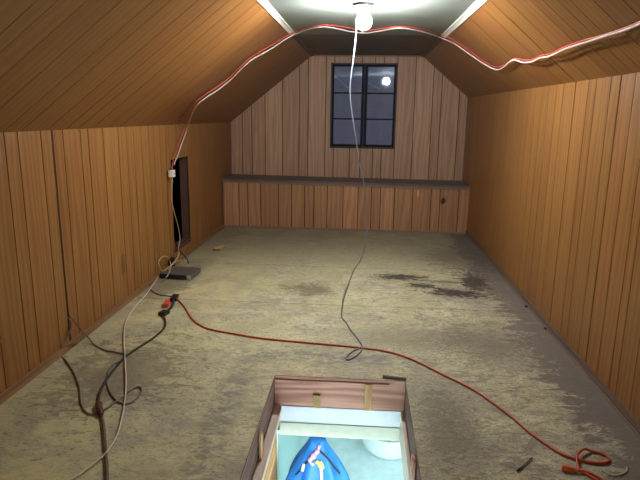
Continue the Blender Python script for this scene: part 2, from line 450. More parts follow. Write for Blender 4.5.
L_known = [3.023, 3.145, 3.38, 3.507, 3.637, 3.869, 3.981, 4.215, 4.477, 4.636, 4.784, 4.953, 5.124, 5.248, 5.41, 5.566, 5.655]
R_known = [3.05, 3.14, 3.314, 3.49, 3.621, 3.841, 3.966, 4.203, 4.439, 4.597, 4.779, 4.949, 5.12, 5.313, 5.47, 5.629]
Lb = boards(YB, 2.80) + L_known + boards(5.655, D)[1:]
Rb = boards(YB, 2.88) + R_known + boards(5.629, D)[1:]
HY0, HY1, HZ0, HZ1 = 5.69, 6.26, 0.160, 1.108
hole_l = (HY0, HY1, HZ0 / 1.46, HZ1 / 1.46)
struct(panel('wall_left', lambda y: Vector((xl(y), y, 0)), lambda y: Vector((xl(y), y, zl(y))), Lb, (1, 0, 0),
             [M['panel'], M['groove']], gap=0.0075, holes=[hole_l], gaps={3.507: 0.022, 4.784: 0.009}))
struct(panel('wall_right', lambda y: Vector((xr(y), y, 0)), lambda y: Vector((xr(y), y, zr(y))), Rb, (-1, 0, 0),
             [M['panel'], M['groove']], gap=0.0075, gaps={4.203: 0.012, 3.490: 0.012, 3.14: 0.009}))
SL_known = [2.072, 2.251, 2.358, 2.529, 2.764, 3.015, 3.175, 3.45, 3.68, 3.84, 4.05, 4.316, 4.52, 4.866, 5.10, 5.35, 5.48, 5.72]
SR_known = [2.56, 2.808, 3.034, 3.235, 3.351, 3.509, 3.647, 3.961, 4.211, 4.48, 4.958, 5.30, 5.626, 5.86]
SLb = boards(YB, 1.85) + SL_known + boards(5.72, D)[1:]
SRb = boards(YB, 2.40) + SR_known + boards(5.86, D)[1:]
nl = Vector((zl(5) - ZC, 0, xcl(5) - xl(5))); nl = Vector((-(ZC - zl(5)), 0, (xcl(5) - xl(5)))); nl = -nl if nl.z > 0 else nl
struct(panel('ceiling_slope_left', lambda y: Vector((xl(y), y, zl(y))), lambda y: Vector((xcl(y), y, ZC)), SLb, nl,
             [M['slope'], M['groove']], gaps={2.072: 0.012}))
nr = Vector((-(ZC - zr(5)), 0, -(xr(5) - xcr(5))))
struct(panel('ceiling_slope_right', lambda y: Vector((xr(y), y, zr(y))), lambda y: Vector((xcr(y), y, ZC)), SRb, nr,
             [M['slope'], M['groove']], gaps={4.211: 0.010}))

def gable_top(x):
    if x < -0.7324: return 1.4527 + (x + 1.9308) / (1.9308 - 0.7324) * (ZC - 1.4527)
    if x > 0.8008: return ZC - (x - 0.8008) / (1.4744 - 0.8008) * (ZC - 1.8375)
    return ZC
WX0, WX1, WZ0, WZ1 = -0.470, 0.474, 1.105, 2.298
Bb = [-1.9308, -1.76, -1.619, -1.42, -1.164, -0.922, -0.791, -0.539, -0.417, -0.179, -0.026, 0.157, 0.283, 0.47, 0.726, 0.978, 1.101, 1.352, 1.4744]
zb = 0.60
hole_w = (WX0, WX1, (WZ0 - zb) / (ZC - zb), (WZ1 - zb) / (ZC - zb))
struct(panel('wall_back', lambda x: Vector((x, D, zb)), lambda x: Vector((x, D, gable_top(x))), Bb, (0, -1, 0),
             [M['gable'], M['groove']], gap=0.010, holes=[hole_w], breaks=[-0.7324, 0.8008]))
Fb = boards(xl(YB), xr(YB))
def gt2(x):
    a, b, c, d = xl(YB), xcl(YB), xcr(YB), xr(YB)
    if x < b: return zl(YB) + (x - a) / (b - a) * (ZC - zl(YB))
    if x > c: return ZC - (x - c) / (d - c) * (ZC - 1.8375)
    return ZC
struct(panel('wall_front', lambda x: Vector((x, YB, 0)), lambda x: Vector((x, YB, gt2(x))), Fb, (0, 1, 0),
             [M['gable'], M['groove']], breaks=[xcl(YB), xcr(YB)]))
# ledge across the gable end: panelled riser, painted top, edging
LB = [-1.9308, -1.702, -1.573, -1.392, -1.14, -0.958, -0.774, -0.643, -0.46, -0.239, -0.035, 0.152, 0.276, 0.464, 0.713, 0.96, 1.082, 1.333, 1.4744]
def lz(x): return 0.6905 - (x + 1.93) / 3.4 * 0.023
def ly(x): return DL + 0.037 * (1.4744 - x) / 3.4
struct(panel('wall_ledge', lambda x: Vector((x, ly(x), 0)), lambda x: Vector((x, ly(x), lz(x) - 0.03)), LB, (0, -1, 0),
             [M['ledge_panel'], M['groove']], gap=0.010))
def strip(name, a, b, w, h, mat, kind=True, tone=0.5):
    """bar from a to b; w along the horizontal side vector, h upwards"""
    a, b = Vector(a), Vector(b); d = (b - a).normalized(); s_ = Vector((0, 0, 1)).cross(d).normalized(); u = d.cross(s_)
    V = []
    for p in (a, b):
        for q in (0, 1):
            for r in (0, 1): V.append(p + s_ * w * q + u * h * r)
    f = [(0, 1, 3, 2), (4, 6, 7, 5), (0, 4, 5, 1), (2, 3, 7, 6), (0, 2, 6, 4), (1, 5, 7, 3)]
    L = (b - a).length
    uv = [[(0.0, 0.0), (h, 0.0), (h, L), (0.0, L)] for _ in f]
    o = mesh_obj(name, V, f, mat, uv=uv, tone=[tone] * 6, bevel=min(w, h) * 0.18)
    return struct(o) if kind else o
V = [Vector((-1.95, ly(-1.95) - 0.012, lz(-1.95))), Vector((1.49, ly(1.49) - 0.012, lz(1.49))), Vector((1.49, D + 0.004, lz(1.49))), Vector((-1.95, D + 0.004, lz(-1.95)))]
V += [v - Vector((0, 0, 0.028)) for v in V]
struct(mesh_obj('ledge_top_structure', V, [(0, 1, 2, 3), (7, 6, 5, 4), (0, 4, 5, 1), (1, 5, 6, 2), (2, 6, 7, 3), (3, 7, 4, 0)], M['ledge_top']))
bpy.data.objects['ledge_top_structure'].name = 'trim_0'
strip('trim_1', (1.475, ly(1.47) - 0.020, lz(1.47) - 0.052), (-1.931, ly(-1.93) - 0.020, lz(-1.93) - 0.052), -0.018, 0.022, M['edge_trim'])
strip('baseboard_back', (1.475, ly(1.47) - 0.016, 0.0), (-1.931, ly(-1.93) - 0.016, 0.0), -0.015, 0.028, M['edge_trim'])
strip('trim_2', (-0.735, D - 0.022, ZC - 0.022), (0.800, D - 0.022, ZC - 0.022), 0.020, 0.02, M['edge_trim'])
strip('trim_3', (-1.925, ly(-1.93) - 0.014, 0.02), (-1.925, ly(-1.93) - 0.0141, 0.66), 0.014, 0.024, M['edge_trim'])
# baseboards
strip('baseboard_left', (xl(YB) + 0.001, YB, 0), (xl(DL) + 0.001, DL, 0), -0.022, 0.045, M['base'], tone=0.6)
strip('baseboard_right', (xr(DL) - 0.001, DL, 0), (xr(YB) - 0.001, YB, 0), -0.016, 0.055, M['base_right'], tone=0.3)
strip('trim_4', (xr(DL) - 0.018, DL, 0.0), (xr(YB) - 0.018, YB, 0.0), -0.004, 0.016, M['edge_trim'], tone=0.3)
# flat ceiling in two sheets, joint just past the strung wires
YJ = 6.22
def quadbox(name, pts, th, mat):
    P = [Vector(p) for p in pts]; V = P + [p + Vector((0, 0, th)) for p in P]
    return struct(mesh_obj(name, V, [(0, 3, 2, 1), (4, 5, 6, 7), (0, 1, 5, 4), (1, 2, 6, 5), (2, 3, 7, 6), (3, 0, 4, 7)], mat))
quadbox('ceiling', [(xcl(YB), YB, ZC), (xcr(YB), YB, ZC), (xcr(YJ), YJ, ZC), (xcl(YJ), YJ, ZC)], 0.02, M['ceiling'])
quadbox('ceiling_far_sheet', [(xcl(YJ), YJ, ZC), (xcr(YJ), YJ, ZC), (xcr(D), D, ZC), (xcl(D), D, ZC)], 0.02, M['ceiling_far'])
def ctrim(name, fx, sgn, y0, y1, mat, w=0.030):
    a = Vector((fx(y0), y0, ZC)); b = Vector((fx(y1), y1, ZC))
    n = nl if sgn < 0 else nr; sd = Vector((sgn, 0, 0)); n = n.normalized()
    V = []
    for p in (a, b):
        e = p + sd * 0.016 * 1.0 + Vector((0, 0, -0.012)) if False else p
        V += [e - sd * w * 0.75, e - sd * w * 0.75 + Vector((0, 0, -0.010)), e + Vector((0, 0, -0.016)), e + sd * 0.02 + Vector((0, 0, -0.030)), e + sd * 0.02 + Vector((0, 0, -0.012))]
    f = [(0, 1, 6, 5), (1, 2, 7, 6), (2, 3, 8, 7), (3, 4, 9, 8), (0, 4, 3, 2, 1), (5, 6, 7, 8, 9), (4, 0, 5, 9)]
    o = mesh_obj(name, V, f, mat); bm = bmesh.new(); bm.from_mesh(o.data); bmesh.ops.recalc_face_normals(bm, faces=bm.faces); bm.to_mesh(o.data); bm.free()
    return struct(o)
ctrim('trim_5', xcl, -1, YB, YJ - 0.05, M['white_trim']); ctrim('trim_6', xcr, 1, YB, YJ + 0.02, M['white_trim'])
ctrim('trim_7', xcl, -1, YJ - 0.045, D - 0.02, M['dark_trim'], 0.035); ctrim('trim_8', xcr, 1, YJ + 0.025, D - 0.02, M['dark_trim'], 0.035)

# floor with the hatch opening
HX0, HX1, HN, HF = -0.502, 0.311, 1.40, 3.2234
struct(boxes('floor', [(-2.06, HX0, YB, D, -0.02, 0), (HX1, 1.56, YB, D, -0.02, 0), (HX0, HX1, HF, D, -0.02, 0), (HX0, HX1, YB, HN, -0.02, 0)], M['floor']))
# dark eaves behind the opening in the left wall
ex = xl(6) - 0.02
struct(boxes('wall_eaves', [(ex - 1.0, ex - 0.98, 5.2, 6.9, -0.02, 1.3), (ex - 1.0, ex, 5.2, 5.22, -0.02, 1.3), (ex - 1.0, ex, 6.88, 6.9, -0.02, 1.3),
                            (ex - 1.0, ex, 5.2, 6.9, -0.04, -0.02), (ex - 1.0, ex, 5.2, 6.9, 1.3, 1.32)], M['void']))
jx = xl(6) - 0.100
struct(boxes('trim_9', [(jx, xl(6) - 0.001, HY1 + 0.001, HY1 + 0.03, HZ0 - 0.03, HZ1 + 0.03)], M['side_wood']))
struct(boxes('trim_10', [(jx, xl(6) + 0.004, HY0, HY1, HZ0 - 0.03, HZ0 - 0.001)], M['side_wood']))

# ---------------------------------------------------------------- window in the gable
win = empty('window_1', (0.0, D, WZ0), None, None, kind='structure')
yf = D - 0.012
boxes('window_casing', [(WX0, WX1, yf, D + 0.09, WZ0, WZ0 + 0.022), (WX0, WX1, yf, D + 0.09, WZ1 - 0.018, WZ1),
                        (WX0, WX0 + 0.018, yf, D + 0.09, WZ0 + 0.022, WZ1 - 0.018), (WX1 - 0.018, WX1, yf, D + 0.09, WZ0 + 0.022, WZ1 - 0.018)], M['maroon'], win, 0.002)
cx = 0.012; SASH = -3.5
for (a, b, yy) in ((WX0 + 0.018, cx - 0.001, D + 0.012), (cx + 0.001, WX1 - 0.018, D + 0.005)):
    z0, z1 = WZ0 + 0.022, WZ1 - 0.018; fw = 0.030; fc = 0.040
    l = fw if a < 0 else fc; r = fc if a < 0 else fw
    bs = [(a, a + l, yy, yy + 0.035, z0, z1), (b - r, b, yy, yy + 0.035, z0, z1), (a + l, b - r, yy, yy + 0.035, z0, z0 + 0.035), (a + l, b - r, yy, yy + 0.035, z1 - 0.032, z1)]
    ph = (z1 - z0 - 0.067) / 3
    for k in (1, 2): bs.append((a + l, b - r, yy, yy + 0.03, z0 + 0.035 + ph * k - 0.010, z0 + 0.035 + ph * k + 0.010))
    Ms = (Matrix.Translation((a, yy, 0)) @ Matrix.Rotation(math.radians(-0.8), 4, 'Z') @ Matrix.Translation((-a, -yy, 0))) if a < 0 else Matrix.Translation((b, yy, 0)) @ Matrix.Rotation(math.radians(SASH), 4, 'Z') @ Matrix.Translation((-b, -yy, 0))
    v, f = merge([box_vf(*q, Ms) for q in bs])
    sash = mesh_obj('window_sash', v, f, M['blackpaint'], win, bevel=0.002)
    for k in range(3):
        zz0 = z0 + 0.035 + ph * k + (0.010 if k else 0); zz1 = z0 + 0.035 + ph * (k + 1) - (0.010 if k < 2 else 0)
        box('window_pane', (a + l, b - r, yy + 0.014, yy + 0.018, zz0, zz1), M['glass'], sash, 0, Ms)

# ---------------------------------------------------------------- hatch
hatch = empty('hatch_frame', ((HX0 + HX1) / 2, HF, -0.02), 'rough timber lining framing the open floor hatch, reddish header over a whitewashed board', 'hatch frame')
def plank(name, b, mat, parent, axis='x', tone=None, label=None, Mx=None):
    v, f = box_vf(*b, Mx)
    ax = {'x': 0, 'y': 1, 'z': 2}[axis]; uv = []
    for q in f:
        uv.append([((v[i][(ax + 1) % 3] + v[i][(ax + 2) % 3] * 0.7), v[i][ax]) for i in q])
    o = mesh_obj(name, v, f, mat, parent, uv=uv, tone=[rnd.random() if tone is None else tone] * 6, bevel=0.002)
    if label: o['label'] = label
    return o
plank('header_joist', (HX0, HX1, HF, HF + 0.04, -0.205, -0.02), M['red_wood'], hatch, 'x', 0.75, 'reddish brown header joist')
plank('plywood_edge', (HX0 + 0.001, HX1 - 0.001, HF - 0.004, HF - 0.0005, -0.020, -0.001), M['red_wood'], hatch, 'x', 0.9)
plank('plywood_edge', (HX0 + 0.0005, HX0 + 0.004, HN, HF - 0.005, -0.020, -0.001), M['side_wood'], hatch, 'y', 0.9)
plank('plywood_edge', (HX1 - 0.004, HX1 - 0.0005, HN, HF - 0.005, -0.020, -0.001), M['side_wood'], hatch, 'y', 0.9)
plank('header_strip', (HX0 + 0.005, HX1 - 0.10, HF - 0.010, HF, -0.044, -0.024), M['red_wood'], hatch, 'x', 1.0)
plank('side_joist', (HX0 - 0.04, HX0, HN, HF + 0.04, -0.205, -0.02), M['side_wood'], hatch, 'y', 0.2)
plank('side_joist', (HX1, HX1 + 0.04, HN, HF + 0.04, -0.205, -0.02), M['side_wood'], hatch, 'y', 0.25)
plank('trimmer_joist', (HX0, HX1, HN - 0.04, HN, -0.205, -0.02), M['red_wood'], hatch, 'x', 0.3)
plank('cross_board', (HX0, HX1, HF - 0.004, HF + 0.03, -0.318, -0.207), M['white_wood'], hatch, 'x', 0.5, 'whitewashed cross board')
plank('moulding', (HX0 + 0.03, HX1 - 0.01, HF - 0.010, HF + 0.03, -0.408, -0.319), M['beige'], hatch, 'x', 0.5, 'grey beige moulding')
plank('side_rail', (HX0 + 0.002, HX0 + 0.048, HN, HF - 0.012, -0.25, -0.208), M['pale_wood'], hatch, 'y', 0.45)
plank('side_plank', (HX0 + 0.002, HX0 + 0.044, HN, HF - 0.25, -0.40, -0.251), M['orange_wood'], hatch, 'y', 0.5, 'orange stained side plank')
plank('side_rail', (HX1 - 0.022, HX1 - 0.002, HN, HF - 0.012, -0.40, -0.208), M['pale_wood'], hatch, 'y', 0.5)
for (x, zt, zbm, yy, tone) in ((-0.235, -0.118, -0.206, HF - 0.012, 0.4), (0.085, -0.03, -0.206, HF - 0.014, 0.7)):
    plank('spacer_block', (x - 0.022, x + 0.022, yy - 0.003, HF - 0.0005 if zt < -0.1 else HF - 0.0105, zbm, zt), M['shim'], hatch, 'z', tone, 'small yellow wooden spacer')
plank('wood_shim', (HX0 + 0.006, HX0 + 0.020, 2.63, 2.68, -0.24, -0.06), M['shim'], hatch, 'z', 0.7)
plank('wood_shim', (HX1 - 0.022, HX1 - 0.006, 2.45, 2.52, -0.30, -0.04), M['red_wood'], hatch, 'z', 0.9)
# splintered notch in the flooring at the far right corner of the hatch
loose = empty('wood_offcut', (0.27, HF + 0.012, 0.0), 'dark wedge-shaped wood offcut at the far right corner of the hatch', 'offcut')
vv = [(0.17, HF + 0.022, 0.0), (0.315, HF - 0.001 + 0.004, 0.0), (0.315, HF + 0.018, 0.0), (0.172, HF + 0.040, 0.0)]
vv = [Vector(v) + Vector((0, 0, 0.0005)) for v in vv]; vv += [v + Vector((0, 0, 0.014)) for v in vv]
mesh_obj('wedge', vv, [(3, 2, 1, 0), (4, 5, 6, 7), (0, 1, 5, 4), (1, 2, 6, 5), (2, 3, 7, 6), (3, 0, 4, 7)], M['brownplug'], loose)

# ---------------------------------------------------------------- room below
ZF = -2.55
struct(box('floor_below', (-0.72, 3.2, -1.0, 8.6, ZF - 0.03, ZF), M['lower_floor']))
struct(box('wall_below_left', (-0.72, -0.68, -1.0, 8.6, ZF, -0.42), M['teal']))
struct(box('wall_below_right', (3.2, 3.24, -1.0, 8.6, ZF, -0.42), M['wall_low']))
struct(box('wall_below_back', (-0.72, 3.24, 8.6, 8.64, ZF, -0.42), M['wall_low']))
struct(box('wall_below_front', (-0.72, 3.24, -1.04, -1.0, ZF, -0.42), M['wall_low']))
struct(boxes('ceiling_below', [(-0.72, HX0, -1.04, 8.64, -0.42, -0.40), (HX1, 3.24, -1.04, 8.64, -0.42, -0.40),
                               (HX0, HX1, HF + 0.03, 8.64, -0.42, -0.40), (HX0, HX1, -1.04, HN, -0.42, -0.40)], M['wall_low']))
struct(boxes('trim_11', [(-0.68, -0.664, 4.43, 4.49, ZF, -0.43)], M['white_trim']))
struct(boxes('trim_12', [(-0.68, -0.67, 3.9, 4.40, ZF, -0.43)], M['orange_wood']))
lamp = empty('added_light_below', (1.0, 1.3, -0.42), 'added flat round light, unseen, brightening the room below the hatch', 'lamp')  # added out of view to light the lower room and hatch boards
v, f = lathe_vf([(0.30, 0.0), (0.30, -0.03), (0.27, -0.03), (0.27, 0.0)], 40, Matrix.Translation((1.0, 1.3, -0.42)))
mesh_obj('lamp_rim', v, f, M['whiteplastic'], lamp, True)
v, f = lathe_vf([(0.268, -0.005), (0.26, -0.05), (0.20, -0.075), (0.10, -0.088), (0.01, -0.09)], 40, Matrix.Translation((1.0, 1.3, -0.42)))
mesh_obj('diffuser', v, f, M['lowlamp_fill'], lamp, True)
# round white tub
TX, TY = 0.45, 6.46
tub = empty('washtub', (TX, TY, ZF), 'round-edged white tub standing on the pale floor below the hatch', 'tub')
v, f = lathe_vf([(0.20, 0.0), (0.28, 0.02), (0.33, 0.09), (0.355, 0.20), (0.365, 0.27), (0.372, 0.30), (0.36, 0.315), (0.335, 0.305), (0.315, 0.25), (0.27, 0.14), (0.18, 0.09), (0.02, 0.08)], 48, Matrix.Translation((TX, TY, ZF + 0.001)))
mesh_obj('tub_bowl', v, f, M['porcelain'], tub, True)
v, f = lathe_vf([(0.035, 0.0), (0.035, 0.006), (0.012, 0.007), (0.010, 0.003)], 20, Matrix.Translation((TX, TY, ZF + 0.0815)))
mesh_obj('drain', v, f, M['metal'], tub, True)

# blue jacket draped over a coat stand
JX, JY, JZ, JH = -0.30, 4.20, -1.05, 0.95
stand = empty('coat_stand', (JX, JY, ZF), 'white coat stand under the blue jacket', 'coat stand')
v, f = lathe_vf([(0.20, 0.0), (0.20, 0.02), (0.05, 0.035), (0.018, 0.05)], 32, Matrix.Translation((JX, JY, ZF)))
mesh_obj('stand_base', v, f, M['whiteplastic'], stand, True)
v, f = lathe_vf([(0.015, 0.05), (0.015, JZ - ZF - 0.03)], 16, Matrix.Translation((JX, JY, ZF)))
mesh_obj('pole', v, f, M['whiteplastic'], stand, True)
jk = empty('jacket', (JX, JY, JZ - JH), 'blue jacket draped in folds with pink lining and yellow toggle, seen through the hatch', 'jacket')
seg, rows = 72, 26
def jr(a, t):
    h = t * JH; r = 0.07 + 0.21 * (1 - math.exp(-(h / 0.24) ** 1.35))
    fold = 1 + (0.12 * math.sin(7 * a + 1.3 + 1.5 * t) + 0.05 * math.sin(13 * a + 4 * t)) * min(1, t * 3)
    return r * fold
def jp(a, t, out=0.0):
    r = jr(a, t) + out
    return Vector((JX + r * math.cos(a), JY + r * math.sin(a) * 0.75, JZ - JH * t + 0.012 * math.sin(5 * a) * (1 - t)))
V = [jp(2 * math.pi * k / seg, (i / rows) ** 1.3) for i in range(rows + 1) for k in range(seg)]
Fc = []
for i in range(rows):
    for k in range(seg):
        a = i * seg + k; b = i * seg + (k + 1) % seg
        Fc.append((a, a + seg, b + seg, b))
Fc.append(tuple(range(seg)))
jb = mesh_obj('jacket_body', V, Fc, M['blue'], jk, True)
sm_ = jb.modifiers.new('cloth', 'SOLIDIFY'); sm_.thickness = 0.004; sm_.offset = -1
def jsurf(a, t, out=0.006): return jp(a, t * 0.55, out)
pi = math.pi
v, f = tube_vf([jsurf(-pi / 2 - 0.1 - 0.75 * q, 0.10 + 0.42 * q ** 1.2) for q in (0, .2, .4, .6, .8, 1)], 0.009)
mesh_obj('zip', v, f, M['black'], jk, True)
v, f = tube_vf([jsurf(-pi / 2 + 0.25 + 1.0 * q, 0.10 + 0.40 * q ** 1.3) for q in (0, .2, .4, .6, .8, 1)], 0.009)
mesh_obj('zip', v, f, M['black'], jk, True)
v, f = tube_vf([jsurf(-pi / 2 + 0.25 - 0.02 * q, 0.32 + 0.5 * q, 0.02) for q in (0, .3, .6, 1)], 0.013)
mesh_obj('drawstring', v, f, M['whitecord'], jk, True)
v, f = tube_vf([jsurf(-pi / 2 - 0.62, 0.33, 0.012), jsurf(-pi / 2 - 0.62, 0.38, 0.012), jsurf(-pi / 2 - 0.62, 0.44, 0.012)], 0.014)
mesh_obj('zip_pull', v, f, M['whitecord'], jk, True)
v, f = tube_vf([jsurf(-pi / 2 + 0.02, 0.22, 0.02), jsurf(-pi / 2 + 0.22, 0.27, 0.025), jsurf(-pi / 2 + 0.34, 0.34, 0.02)], [0.016] * 6 + [0.024] * 6 + [0.016] * 8)
mesh_obj('toggle', v, f, M['yellow'], jk, True)
pts = [jsurf(-pi / 2 + 0.3, 0.02, 0.012), jsurf(-pi / 2 + 0.1, 0.08, 0.02), jsurf(-pi / 2 - 0.15, 0.15, 0.03), jsurf(-pi / 2 - 0.3, 0.23, 0.02), jsurf(-pi / 2 - 0.1, 0.28, 0.015)]
v, f = tube_vf(pts, [0.010 + 0.013 * math.sin(i * 0.1) ** 2 + 0.004 * math.sin(i * 0.9) for i in range(40)])
mesh_obj('lining', v, f, M['pink'], jk, True)

# ---------------------------------------------------------------- bulb and lampholder
BX, BY = -0.012, 4.50
fix = empty('lampholder', (BX, BY, ZC), 'round metal lampholder plate on the ceiling carrying the bare bulb', 'lampholder')
v, f = lathe_vf([(0.02, 0.0), (0.052, 0.0), (0.052, -0.020), (0.02, -0.022)], 24, Matrix.Translation((BX + 0.004, BY, ZC)))
mesh_obj('junction_box', v, f, M['metal'], fix, True)
Mp = Matrix.Translation((BX - 0.012, BY, ZC - 0.030)) @ Matrix.Rotation(math.radians(3), 4, 'Y') @ Matrix.Rotation(math.radians(-4), 4, 'X')
v, f = lathe_vf([(0.02, 0.003), (0.078, 0.004), (0.080, 0.0), (0.076, -0.004), (0.02, -0.004)], 36, Mp)
mesh_obj('cover_plate', v, f, M['plate'], fix, True)
for q, (dx, dy) in enumerate(((0.05, -0.02), (0.062, 0.012))):
    v, f = tube_vf([(BX + dx, BY + dy, ZC - 0.002), (BX + dx + 0.004, BY + dy - 0.005, ZC - 0.03), (BX + dx + 0.016, BY + dy - 0.008, ZC - 0.046), (BX + dx + 0.030, BY + dy - 0.01, ZC - 0.040)], 0.004)
    mesh_obj('wire_stub', v, f, M['plate'], fix, True)
ax = Vector((-0.12, -0.62, -1.0)).normalized()
top = Vector((BX + 0.012, BY + 0.01, ZC - 0.034))
Mb = Matrix.Translation(top) @ Vector((0, 0, 1)).rotation_difference(ax).to_matrix().to_4x4()
v, f = lathe_vf([(0.020, -0.006), (0.024, 0.0), (0.024, 0.022), (0.021, 0.026), (0.018, 0.030)], 28, Mb)
mesh_obj('socket', v, f, M['plate'], fix, True)
def make_bulb(Mb, loc, mat, label):
    bulb = empty('light_bulb', loc, label, 'light bulb')
    v, f = lathe_vf([(0.0135, 0.027), (0.0135, 0.036), (0.019, 0.042), (0.024, 0.050)], 32, Mb)
    mesh_obj('bulb_base', v, f, M['whiteplastic'], bulb, True)
    prof = [(0.024, 0.0502), (0.033, 0.066), (0.047, 0.090)]
    for k in range(0, 11):
        a = math.radians(-18 + k * 10.6); prof.append((max(0.001, 0.058 * math.cos(a)), 0.124 + 0.058 * math.sin(a)))
    v, f = lathe_vf(prof, 32, Mb)
    mesh_obj('bulb_globe', v, f, mat, bulb, True)
make_bulb(Mb, tuple(top + ax * 0.03), M['bulb'], 'bare white glowing light bulb hanging from the ceiling lampholder')
# added twin, unseen behind the camera, to brighten the near floor
RY = -0.9
fill_fix = empty('lampholder', (0.0, RY, ZC), 'added round lampholder for the unseen fill bulb behind the camera', 'lampholder')
v, f = lathe_vf([(0.055, 0.0), (0.055, -0.018), (0.024, -0.030), (0.024, -0.055), (0.018, -0.06)], 28, Matrix.Translation((0.0, RY, ZC)))
mesh_obj('socket', v, f, M['plate'], fill_fix, True)
make_bulb(Matrix.Translation((0.0, RY, ZC - 0.032)) @ Matrix.Rotation(math.pi, 4, 'X'), (0.0, RY, ZC - 0.062), M['bulb_rear_fill'], 'added warm fill bulb on the ceiling, unseen behind the camera')

# ---------------------------------------------------------------- cables
def cable(name, pts, r, mat, label, cat='cable', group=None, seg=8, n=8, extra=None):
    o = empty(name, tuple(pts[0]), label, cat, group)
    v, f = tube_vf(pts, r, seg, n); mesh_obj('cord', v, f, mat, o, True)
    return o
def fl(pts, z=0.006): return [(x, y, z) for x, y in pts]

# hanging pale grey cable
hang = [(-0.067, 4.53, 2.347), (-0.068, 4.53, 2.247), (-0.074, 4.53, 2.146), (-0.091, 4.53, 1.964), (-0.106, 4.53, 1.808), (-0.094, 4.53, 1.649), (-0.054, 4.53, 1.427), (-0.022, 4.53, 1.231), (0.016, 4.53, 1.084), (0.043, 4.53, 0.952), (0.059, 4.53, 0.764), (0.056, 4.53, 0.589), (0.02, 4.53, 0.426), (-0.044, 4.53, 0.33)]
onfl = [(-0.111, 5.113, 0.007), (-0.125, 4.619, 0.007), (-0.124, 4.299, 0.007), (-0.084, 4.169, 0.007), (-0.049, 4.025, 0.007), (-0.01, 3.911, 0.007), (0.028, 3.784, 0.007), (0.044, 3.723, 0.007), (0.021, 3.677, 0.007), (-0.026, 3.613, 0.007), (-0.052, 3.552, 0.007), (-0.064, 3.495, 0.007), (-0.044, 3.482, 0.007), (0.002, 3.55, 0.007), (0.035, 3.628, 0.007), (0.039, 3.688, 0.007)]
hang[0] = (BX - 0.04, 4.545, ZC - 0.036)
hang = hang[:-3] + [(0.056, 4.5, 0.595), (0.02, 4.46, 0.444), (-0.042, 4.42, 0.344)]
cable('hanging_cable', hang + [(-0.12, 4.39, 0.10)] + onfl, 0.0048, M['lightgrey'],
      'pale grey cable hanging from the bulb fixture to the floor, end looped over orange cord')

# white and red cables strung across the slopes under the ceiling
white_l = [(-1.925, 5.721, 1.056), (-1.925, 5.738, 1.085), (-1.925, 5.832, 1.14), (-1.925, 5.947, 1.232), (-1.925, 6.065, 1.316), (-1.925, 6.194, 1.409)]
sl_w = [(-1.726, 5.737, 1.573), (-1.617, 5.553, 1.66), (-1.528, 5.56, 1.732), (-1.434, 5.648, 1.807), (-1.309, 5.681, 1.908), (-1.2, 5.617, 1.996), (-1.086, 5.594, 2.087), (-1.003, 5.709, 2.154), (-0.911, 5.836, 2.229), (-0.788, 5.941, 2.327)]
ce_w = [(-0.674, 5.901, 2.375), (-0.458, 5.527, 2.375), (-0.319, 5.524, 2.375), (-0.148, 5.781, 2.375), (-0.003, 5.881, 2.375), (0.14, 5.739, 2.375), (0.306, 5.541, 2.375), (0.492, 5.696, 2.375), (0.684, 6.004, 2.375)]
sr_w = [(0.815, 6.23, 2.365), (0.9, 6.029, 2.294), (1.033, 5.9, 2.182), (1.137, 5.661, 2.069), (1.205, 5.491, 2.011), (1.207, 5.235, 2.009), (1.179, 4.795, 2.033), (1.218, 4.638, 2.001), (1.219, 4.407, 1.987), (1.212, 4.188, 1.993), (1.218, 3.992, 1.987), (1.206, 3.676, 1.998), (1.206, 3.359, 1.998), (1.205, 3.12, 1.998), (1.23, 2.983, 2.004), (1.225, 2.791, 2.008), (1.212, 2.575, 2.018)]
cable('strung_cable', white_l + sl_w + ce_w + sr_w + [(1.12, 1.7, 2.095), (1.13, 0.3, 2.085), (1.12, YB + 0.02, 2.09)], 0.0060, M['whitecord'],
      'white cable strung across the ceiling and down to the white adapter on the panelled wall')
red_l = [(-1.915, 5.615, 1.005), (-1.915, 5.637, 1.074), (-1.915, 5.7, 1.15), (-1.915, 5.831, 1.239), (-1.915, 5.961, 1.342), (-1.915, 6.074, 1.422)]
rl = [(-1.749, 5.739, 1.577), (-1.623, 5.509, 1.678), (-1.535, 5.516, 1.75), (-1.436, 5.599, 1.829), (-1.32, 5.659, 1.923), (-1.207, 5.604, 2.014), (-1.094, 5.582, 2.105), (-1.002, 5.671, 2.178), (-0.904, 5.795, 2.257), (-0.792, 5.925, 2.347)]
rc = [(-0.671, 5.872, 2.39), (-0.459, 5.528, 2.39), (-0.317, 5.488, 2.39), (-0.146, 5.672, 2.39), (-0.004, 5.827, 2.39), (0.138, 5.704, 2.39), (0.306, 5.548, 2.39), (0.488, 5.656, 2.39), (0.671, 5.905, 2.39)]
rr_ = [(0.8, 6.137, 2.388), (0.896, 5.946, 2.307), (1.027, 5.824, 2.197), (1.139, 5.635, 2.086), (1.201, 5.481, 2.034), (1.207, 5.169, 2.029), (1.191, 4.784, 2.043), (1.22, 4.626, 2.018), (1.222, 4.418, 2.003), (1.216, 4.184, 2.009), (1.223, 3.991, 2.003), (1.211, 3.677, 2.013), (1.211, 3.365, 2.013), (1.216, 3.149, 2.009), (1.238, 3.007, 2.016), (1.234, 2.814, 2.02), (1.222, 2.598, 2.03)]
cable('strung_cable', red_l + rl + rc + rr_ + [(1.12, 1.7, 2.118), (1.13, 0.3, 2.108), (1.12, YB + 0.02, 2.113)], 0.0048, M['red'],
      'thin red cable strung beside the white one across the ceiling to the white adapter')

